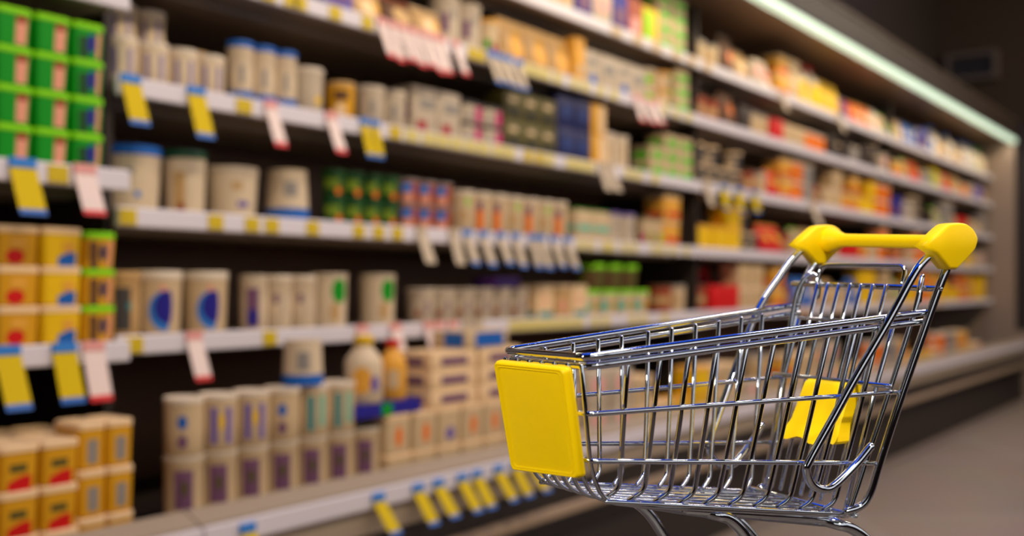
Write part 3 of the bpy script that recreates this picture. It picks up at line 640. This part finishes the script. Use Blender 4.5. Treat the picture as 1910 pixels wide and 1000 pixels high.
# labels that say which one: look first, then the place in its row
ORD = 'first second third fourth fifth sixth seventh eighth ninth tenth eleventh twelfth thirteenth fourteenth fifteenth sixteenth seventeenth eighteenth nineteenth twentieth'.split()
ORD += ['twenty-' + o for o in ORD[:9]] + ['thirtieth'] + ['thirty-' + o for o in ORD[:9]]
by = {}
for rec in PLACED: by.setdefault((rec[1], rec[2]), []).append(rec)
for (k, sh), recs in by.items():
    s = KIND[k]; xs = sorted({round(r[3] * 400) for r in recs}); cols = []
    for v in xs:
        if not cols or v - cols[-1] > 14: cols.append(v)
    for o, _, _, x, layer, layers, back in recs:
        ci = max(i for i, v in enumerate(cols) if v <= round(x * 400)); col_n = len(cols)
        same = sorted({r[4] for r in recs if abs(round(r[3] * 400) - round(x * 400)) <= 14})
        lab = s['desc']
        if col_n > 1: lab += ', %s from left' % ORD[ci]
        if len(same) > 1:
            j = same.index(layer)
            lab += ', ' + ({1: ['lower', 'upper'], 2: ['lowest', 'middle', 'top'], 3: ['lowest', 'second lowest', 'third lowest', 'top']}[len(same) - 1][j])
        lab += (', rear row on ' if len([r for r in recs if abs(r[3] - x) < .03 and r[4] == layer]) > 1 and o.location.y > min(r[0].location.y for r in recs) + .06 else ', ' if sh in ('deck', 'ldeck') and False else ' on ') + SHELF_NAME[sh]
        tag(o, lab, s['cat'], s['desc'] + 's on the ' + SHELF_NAME[sh])

# ------------------------------------------------------------------ price tags hanging from the rails
TAGS = []
def hang(level, px, style, ln=.105, w=.05, tilt=20):
    h0, yf = (LEVEL | LEFT | {'deck': (-.513, 1.752)})[level]
    y = yf - .018; x = X(px, y)
    top, card, end, desc = {'yb': ('sky', 'tagyellow', 'blue', 'yellow hanging price tag with blue ends'), 'pr': ('pink', 'rosewhite', 'red', 'pinkish white hanging price tag with red end'),
                            'wb': ('sky', 'offwhite', 'blue', 'white hanging price tag with blue ends'), 'w': ('offwhite', 'offwhite', 'offwhite', 'plain white hanging price tag')}[style]
    o = empty('price_tag', (x, y, EYE + h0)); T = Matrix.Rotation(-rad(tilt), 4, 'X')
    tilt += random.uniform(-3, 5); T = Matrix.Rotation(-rad(tilt), 4, 'X'); z1 = -.006 if level == 'deck' else .005; yj = -.0032 * math.cos(rad(tilt))
    obj('clip', box(-w / 2, w / 2, -.004, .0035, z1, z1 + .02, .001), mat('tag_' + top, PAL[top], rough=.5), o, False)
    Q = Matrix.Translation((0, -.001, z1 - .0004)) @ T; ln *= random.uniform(.9, 1.0)
    obj('card', xform(box(-w / 2, w / 2, -.0012, 0, -ln * .88, 0), Q), mat('tag_' + card, PAL[card], rough=.6, spec=.15), o, False)
    obj('end_strip', xform(box(-w / 2, w / 2, -.0013, .0001, -ln, -ln * .88 - .0002), Q), mat('tag_' + end, PAL[end], rough=.5), o, False)
    TAGS.append((o, style, level, x, desc))
for px in (244, 366): hang('third', px, 'yb', .115, .05)
for px in (505, 618): hang('third', px, 'pr', .11, .04)
for px in (680, 700): hang('third', px, 'yb', .1, .032, 14)
for px in (712, 733, 752, 771, 790, 808, 824, 850): hang('second', px, 'pr', .115, .033)
for px in (916, 932, 948, 968): hang('second', px, 'wb', .105, .036)
for px in (1188, 1206, 1222): hang('second', px, 'pr', .1, .05)
for px in (1122, 1138): hang('third', px, 'w', .1, .05)
for px in (1350, 1378, 1408): hang('third', px, 'yb', .1, .075, 8)
hang('third', 1318, 'w', .1, .06); hang('third', 1515, 'w', .14, .08); hang('top', 1458, 'w', .1, .06); hang('top', 1565, 'w', .1, .06)
for px in (786, 846): hang('fourth', px, 'w', .1, .045)
for px in (872, 902, 934, 962, 993, 1010, 1033, 1058): hang('fourth', px, 'wb', .11, .042)
for px in (362, 676, 738): hang('fifth', px, 'pr', .11, .045)
for px in (800, 820, 845, 872, 893): hang('fifth', px, 'pr' if px < 850 else 'w', .08, .045)
hang('lupper', 42, 'yb', .105, .055); hang('lupper', 158, 'pr', .105, .05)
for px in (14, 120): hang('llower', px, 'yb', .115, .052)
hang('llower', 174, 'pr', .115, .05)
for px in (462, 706, 780, 818, 862, 890, 930, 962, 990): hang('deck', px, 'yb', .1, .04, 36)
LN = dict(SHELF_NAME); LN['deck'] = 'bottom rail'
grp = {}
for t in TAGS: grp.setdefault((t[1], t[2]), []).append(t)
for (st, lv), ts in grp.items():
    ts.sort(key=lambda t: t[3])
    for i, (o, _, _, x, desc) in enumerate(ts):
        place = LN[lv] + (' rail' if 'rail' not in LN[lv] else '')
        tag(o, desc + (', %s from left' % ORD[i] if len(ts) > 1 else '') + ' on ' + place.replace('shelf down rail', 'rail down').replace('shelf rail', 'rail'), 'price tag', 'hanging price tags')

# ------------------------------------------------------------------ the shopping trolley
PSI, ROLL, BASE, SIZE = rad(30), rad(1.2), .30, .65 / .8
rt = Vector((ST, -CT, 0)); fw = Vector((CT, ST, 0))
c0 = rt * ((1240 - 955) / F_PX * .65) + fw * .65 + Vector((0, 0, EYE))
rotz = THETA - rad(90) + PSI
Rm_ = Matrix.Rotation(rotz, 4, 'Z') @ Matrix.Rotation(ROLL, 4, 'X')
cart = empty('shopping_trolley', c0 + Rm_ @ Vector((0, 0, -BASE * SIZE)), (ROLL, 0, rotz)); cart.scale = (SIZE,) * 3
tag(cart, 'small chrome wire shopping trolley with yellow handle, front plate and seat flap', 'shopping trolley')
def G(l, w, h):                          # trolley frame: l along its length, w across (near side negative), h from handle-rod height; slight twist of the far side
    tw = (-.0046 + (l + .11) / .33 * .0052)
    return Vector((l, w, h + BASE + tw * max(0, (w + .07) / .14)))
A_, B_, C_ = .0649, .0406, .12
def half(l, h, off=0): return A_ + off + B_ * l + C_ * h
def sd(l, h, s, off=0): return G(l, s * half(l, h, off), h)
def part(name, vf, m=CHROME, par=None): return obj(name, vf, m, par or cart)
lerp = lambda a, b, t: a + (b - a) * t
# rim: two rails, each one closed at the front, open at the rear
def rim_line(hF, hR, lF, off, le=.2185):
    hh = lambda l: lerp(hF, hR, (l - lF) / (.2165 - lF))
    pts = [sd(le, hh(le), -1, off)] + [sd(l, hh(l), -1, off) for l in (.16, .08, 0, -.07, lF)]
    pts += [sd(lF, hh(lF), 1, off)] + [sd(l, hh(l), 1, off) for l in (-.07, 0, .08, .16)] + [sd(le, hh(le), 1, off)]
    return fillet(pts, .011, 7)
part('upper_rim', tube(rim_line(-.0465, -.0193, -.1116, .002), .0029, 14))
part('lower_rim', tube(rim_line(-.0530, -.0268, -.1094, .0015), .0026, 14))
# middle wires of the basket sides, running round the front
for hF, hR, lF, le in ((-.086, -.0852, -.1074, .1998), (-.1194, -.1441, -.1009, .1795)):
    hh = lambda l: lerp(hF, hR, (l - lF) / (le - lF))
    pts = [sd(le, hh(le), -1, .0015), sd(.05, hh(.05), -1, .0015), sd(lF, hF, -1, .0015), sd(lF, hF, 1, .0015), sd(.05, hh(.05), 1, .0015), sd(le, hh(le), 1, .0015)]
    part('side_wire', tube(fillet(pts, .009, 6), .0019))
# U hoops: down the near side, under the floor, up the far side
tops = [-.0753, -.0477, -.0224, .0022, .0311, .0574, .0851, .1126, .1404, .1670]
bots = [-.0733, -.0512, -.0284, -.0057, .0173, .0412, .0660, .0899, .1141, .1390]
floor_h = lambda l: lerp(-.1495, -.1868, (l + .0876) / .2524)
rim_h = lambda l: lerp(-.0530, -.0268, (l + .1094) / .3259)
for lt, lb in zip(tops, bots):
    hb = floor_h(lb) + .0005
    for s in (-1, 1):
        part('basket_wire', tube(fillet([sd(lt, rim_h(lt) + .004, s, -.0012), sd(lerp(lt, lb, .5), lerp(rim_h(lt), hb, .5), s, -.0012), sd(lb, hb + .009, s, -.0012), sd(lb - .011, floor_h(lb - .011) + .0012, s, -.004)], .011, 7), .0019))
# lengthways floor wires that turn up the front behind the plate
WB = half(-.0876, -.149)
for i in range(7):
    u = lerp(-1, 1, i / 6) * .985
    lr = .156
    pts = [G(-.1128, u * half(-.112, -.05, -.001), -.052), G(-.0985, u * half(-.096, -.125, -.001), -.126), G(-.086, u * WB, -.1505), G(-.04, u * lerp(WB, half(lr, -.186), .2), floor_h(-.04) - .0022), G(lr, u * half(lr, -.186) * .96, floor_h(lr) - .0022)]
    part('floor_wire', tube(fillet(pts, .014, 7), .00165))
for s in (-1, 1):                        # edge wires of the floor
    part('floor_edge_wire', tube([sd(l, floor_h(l), s, .0005) for l in (-.085, 0, .08, .163)], .0017))
part('floor_rear_wire', tube([G(.158, -.0535, floor_h(.158) - .0005), G(.158, .0535, floor_h(.158) - .0005)], .0018))
part('floor_cross_wire', tube([G(.135, -.047, floor_h(.135) + .003), G(.135, .047, floor_h(.135) + .003)], .0022))
# frame tubes: rear upright and the hooked stay on each side
for s in (-1, 1):
    dh = .004 if s > 0 else 0
    o_ = .0045
    def sk(p):                           # the far side of the handle stands a little further back
        return p if s < 0 else Vector((p.x + .33 * max(0, p.z - BASE + .02), p.y - .006 * max(0, min(1, (p.z - BASE + .02) / .05)), p.z))
    p = [sd(.2345, .030 + dh, s, .003), sd(.2293, .0172 + dh, s, o_), sd(.2193, -.0094, s, o_), sd(.1950, -.0845, s, o_), sd(.1783, -.1418, s, o_), sd(.1712, -.168, s, o_), sd(.164, -.1785, s, .003), sd(.150, -.1825, s, 0)]
    part('rear_upright', tube(spline([sk(v) for v in p], 7), .0034, 16))
    p = [sd(.2200, .0360 + dh, s, .004), sd(.2089, .0292 + dh, s, .006), sd(.1968, .0199 + dh * .6, s, .006), sd(.1877, .0081, s, .006), sd(.1691, -.0229, s, .006), sd(.1391, -.0687, s, .006), sd(.1200, -.1000, s, .006), sd(.0995, -.1334, s, .006), sd(.0966, -.1425, s, .006),
         sd(.1035, -.1540, s, .006), sd(.1165, -.1594, s, .006), sd(.1286, -.1572, s, .006), sd(.1491, -.1422, s, .006), sd(.1640, -.1278, s, .006)]
    part('hooked_stay', tube(spline([sk(v) for v in p], 7), .0034, 16))
# handle: grip tube and two moulded end caps
hl, hh_ = .2425, .0375
g0, g1 = G(hl - .004, -.0800, hh_ + .001), G(hl + .014, .0715, hh_ + .005)
def along_axis(prof, a, b, n=24):
    d = (b - a); q = d.to_track_quat('Z', 'Y').to_matrix().to_4x4(); return xform(lathe(prof, n), Matrix.Translation(a) @ q)
ln = (g1 - g0).length
part('handle_grip', along_axis([(.0128, 0), (.0122, .004), (.0085, .014), (.0064, .021), (.0061, .03), (.0061, ln / 2), (.0061, ln - .03), (.0064, ln - .021), (.0085, ln - .014), (.0122, ln - .004), (.0128, ln)], g0, g1), YELLOW)
CAPO = [(.2178, .0163), (.2278, .0159), (.2485, .0307), (.2532, .0369), (.2545, .0414), (.2523, .0458), (.2466, .0509), (.2369, .0541), (.2221, .0537), (.2141, .0517), (.2019, .0440), (.1879, .0347), (.2016, .0290)]
def cap_mesh(lc, hc, w0, w1, dh):
    out = [Vector((a - .228, b - .036)) for a, b in CAPO]
    out = [out[0]] + [Vector((p.x, p.y)) for p in spline([(p.x, p.y, 0) for p in out[1:11]], 4)] + out[11:]
    V, F = [], []; m = len(out)
    prof = [(0.0, .86), (.05, .94), (.16, .985), (.3, 1.0), (.7, 1.0), (.84, .985), (.95, .94), (1.0, .86)]
    for t, sc in prof:
        for q in out:
            qq = q * sc; V.append(G(lc + qq.x, lerp(w0, w1, t), hc + qq.y + dh))
    for i in range(len(prof) - 1):
        for k in range(m):
            k2 = (k + 1) % m; F.append((i * m + k, i * m + k2, (i + 1) * m + k2, (i + 1) * m + k))
    F.append(tuple(range(m))); F.append(tuple(range((len(prof) - 1) * m, len(prof) * m)))
    return V, F
part('handle_cap', cap_mesh(.228, .036, -.0925, -.0785, 0), YELLOW)
part('handle_cap', cap_mesh(.252, .036, .0705, .0835, .003), YELLOW)
# yellow plate on the front of the basket
def plate_pt(u, v, out=0):               # u across -1..1 (near side negative), v up 0..1
    h = lerp(-.1350 - .004 * u, -.0525, v); l = -.1315 - .23 * h - out * .97
    w = u * lerp(.0490, .0505, v)
    return G(l, w + lerp(.0060, 0, v), h - out * .22)
def plate():
    prof = [(0, 1.0, 1.0), (.0035, 1.0, 1.0), (.0062, .965, .975), (.0067, .93, .95), (.0054, .91, .937), (.0066, .885, .92), (.0066, .87, .91), (.0054, .85, .897), (.0056, .82, .876)]
    base = rrect(2, 2, .09, 5); V, F = [], []; n = len(base)
    for out, su, sv in prof:
        for x, y in base: V.append(plate_pt(x * su, .5 + .5 * y * sv, out))
    for i in range(len(prof) - 1):
        for k in range(n):
            k2 = (k + 1) % n; F.append((i * n + k, i * n + k2, (i + 1) * n + k2, (i + 1) * n + k))
    F.append(tuple(range(n))); F.append(tuple(range((len(prof) - 1) * n, len(prof) * n)))
    return V, F
part('front_plate', plate(), YELLOW)
# rear gate hung on a rod
gl = lambda h, off=0: .222 + .32 * h + off
part('hinge_rod', tube([G(gl(0), -.0805, 0), G(gl(0), .084, .0005)], .0026))
part('gate_handle', tube(fillet([G(gl(-.005, .002), .0555, -.005), G(gl(.0175, .002), .0555, .0185), G(gl(.0175, .002), -.0405, .0185), G(gl(-.005, .002), -.0405, -.005)], .009, 7), .0021))
for w in (.049, .0367, .0236, .0104, -.0017, -.0146, -.0290):
    part('gate_wire', tube(fillet([G(gl(.0015, -.004), w, .0015), G(gl(-.08, -.004), w * .96, -.08), G(gl(-.181, -.004), w * .92, -.181)], .008), .0018))
for s in (-1, 1):
    w = s * .0655
    part('gate_side_tube', tube(spline([G(gl(-.008, .007), w * .86, -.012), G(gl(.004, .005), w * .87, .004), G(gl(.010, -.001), w * .93, .0100), G(gl(.004, -.007), w, .0035), G(gl(-.02, -.008), w * 1.03, -.018), G(gl(-.08, -.008), w * .93, -.08), G(gl(-.14, -.008), w * .82, -.14), G(gl(-.182, -.009), w * .76, -.182)], 7), .0022))
# folded child seat in front of the gate
for s in (-1, 1):
    part('seat_side_tube', tube(fillet([G(gl(-.030, -.013), s * .053, -.030), G(gl(-.083, -.015), s * .052, -.083), G(gl(-.182, -.010), s * .046, -.182)], .008), .002))
part('seat_rod', tube([G(gl(-.0825, -.0165), -.068, -.0795), G(gl(-.0825, -.0165), .064, -.0815)], .0019))
part('seat_cross_wire', tube([G(gl(-.030, -.0135), -.053, -.030), G(gl(-.030, -.0135), .053, -.030)], .0017))
def flap():
    V, F = [], []
    rows_ = [(0, 0, .0265), (.06, .0035, .0265), (.35, .0040, .0268), (.7, .0042, .0275), (.84, .0055, .030), (.95, .0085, .0315), (1.0, .0085, .0300)]
    n = 12
    for side in (0, 1):
        for t, o, hw in rows_:
            for k in range(n + 1):
                u = lerp(-1, 1, k / n)
                wave = .0022 * math.sin(u * 6.0) * max(0, (t - .8) / .2)
                h = lerp(-.0815, -.1315, t) + wave
                e = .0012 if abs(u) > .95 else 0
                V.append(G(gl(h, -.0165 - (o + .002 if side == 0 else -.0085)) + (e if side == 0 else -e), lerp(-.0065, -.001, t) + u * hw, h))
    m = len(rows_); st = m * (n + 1)
    for s in (0, 1):
        for i in range(m - 1):
            for k in range(n):
                a = s * st + i * (n + 1) + k; F.append((a, a + 1, a + n + 2, a + n + 1))
    edge = [k for k in range(n + 1)] + [i * (n + 1) + n for i in range(1, m)] + [(m - 1) * (n + 1) + k for k in range(n - 1, -1, -1)] + [i * (n + 1) for i in range(m - 2, 0, -1)]
    for i in range(len(edge)):
        a, b = edge[i], edge[(i + 1) % len(edge)]; F.append((a, b, b + st, a + st))
    return V, F
fl = obj('seat_flap', flap(), YELLOW, cart, auto=.7)
# chassis: two bent tubes whose ends are the legs, and a caster on each leg
def leg_tube(l1, h1, wn, wf, dl, dh, sh):
    L0 = l1
    def down(s, w):
        l1 = L0 + (sh if s > 0 else 0)
        return [(l1, s * w, h1), (l1 + dl * .45, s * w, h1 - .0055), (l1 + dl, s * w, h1 - dh), (l1 + dl * 1.75, s * w, h1 - dh * 2.6), (l1 + dl * 2.0, s * w, -.268)]
    n_, f_ = down(-1, wn), down(1, wf)
    return tube(spline([G(*p) for p in n_[::-1]], 6)[:-1] + [G(l1 - .004, -wn * .8, h1 + .0012), G(l1 - .004 + sh, wf * .8, h1 + .0012)] + spline([G(*p) for p in f_], 6)[1:], .0046, 16)
for l1, h1, wn, wf, dl, dh, sh in ((.022, -.1725, .040, .040, .030, .022, -.027), (.146, -.1935, .046, .044, .036, .019, -.055)):
    part('chassis_leg', leg_tube(l1, h1, wn, wf, dl, dh, sh))
for s in (-1, 1):
    part('chassis_rail', tube([G(-.005, s * .034, -.1665), G(.150, s * .038, -.1915)], .0036))
rub = mat('grey_rubber', (60, 60, 62), rough=.6)
for l1, w in ((.022 + .06, -.040), (.022 + .033, .040), (.146 + .072, -.046), (.146 + .017, .044)):
    zb = -BASE - w * math.sin(ROLL)
    cst = part('caster_fork', join(tube([G(l1, w, -.266), G(l1, w, -.276)], .0045), box(l1 - .004, l1 + .014, w - .0065, w - .005, BASE - .293, BASE - .270), box(l1 - .004, l1 + .014, w + .005, w + .0065, BASE - .293, BASE - .270), box(l1 - .004, l1 + .012, w - .0065, w + .0065, BASE - .2715, BASE - .270)))
    whl = xform(lathe([(.004, -.0042), (.0125, -.0042), (.0145, -.0025), (.0145, .0025), (.0125, .0042), (.004, .0042)], 28), Matrix.Translation((l1 + .008, w, zb + BASE + .0147)) @ Matrix.Rotation(rad(90), 4, 'X'))
    obj('wheel', whl, rub, cst)
# low table the trolley stands on
tp = c0 + Rm_ @ Vector((.075 * SIZE, 0, 0)); TZ = EYE - BASE * SIZE - .0005
tb = empty('display_table', (tp.x, tp.y, 0), (0, 0, rotz)); tag(tb, 'small dark display table with four legs under the chrome trolley', 'table')
TM = mat('table_dark', (58, 50, 44), rough=.5)
obj('table_top', box(-.24, .24, -.17, .17, TZ - .025, TZ, .004), TM, tb, False)
for sx in (-1, 1):
    for sy in (-1, 1):
        obj('leg', box(sx * .21 - .018, sx * .21 + .018, sy * .14 - .018, sy * .14 + .018, 0, TZ - .025, .003), TM, tb, False)
bpy.context.view_layer.update()
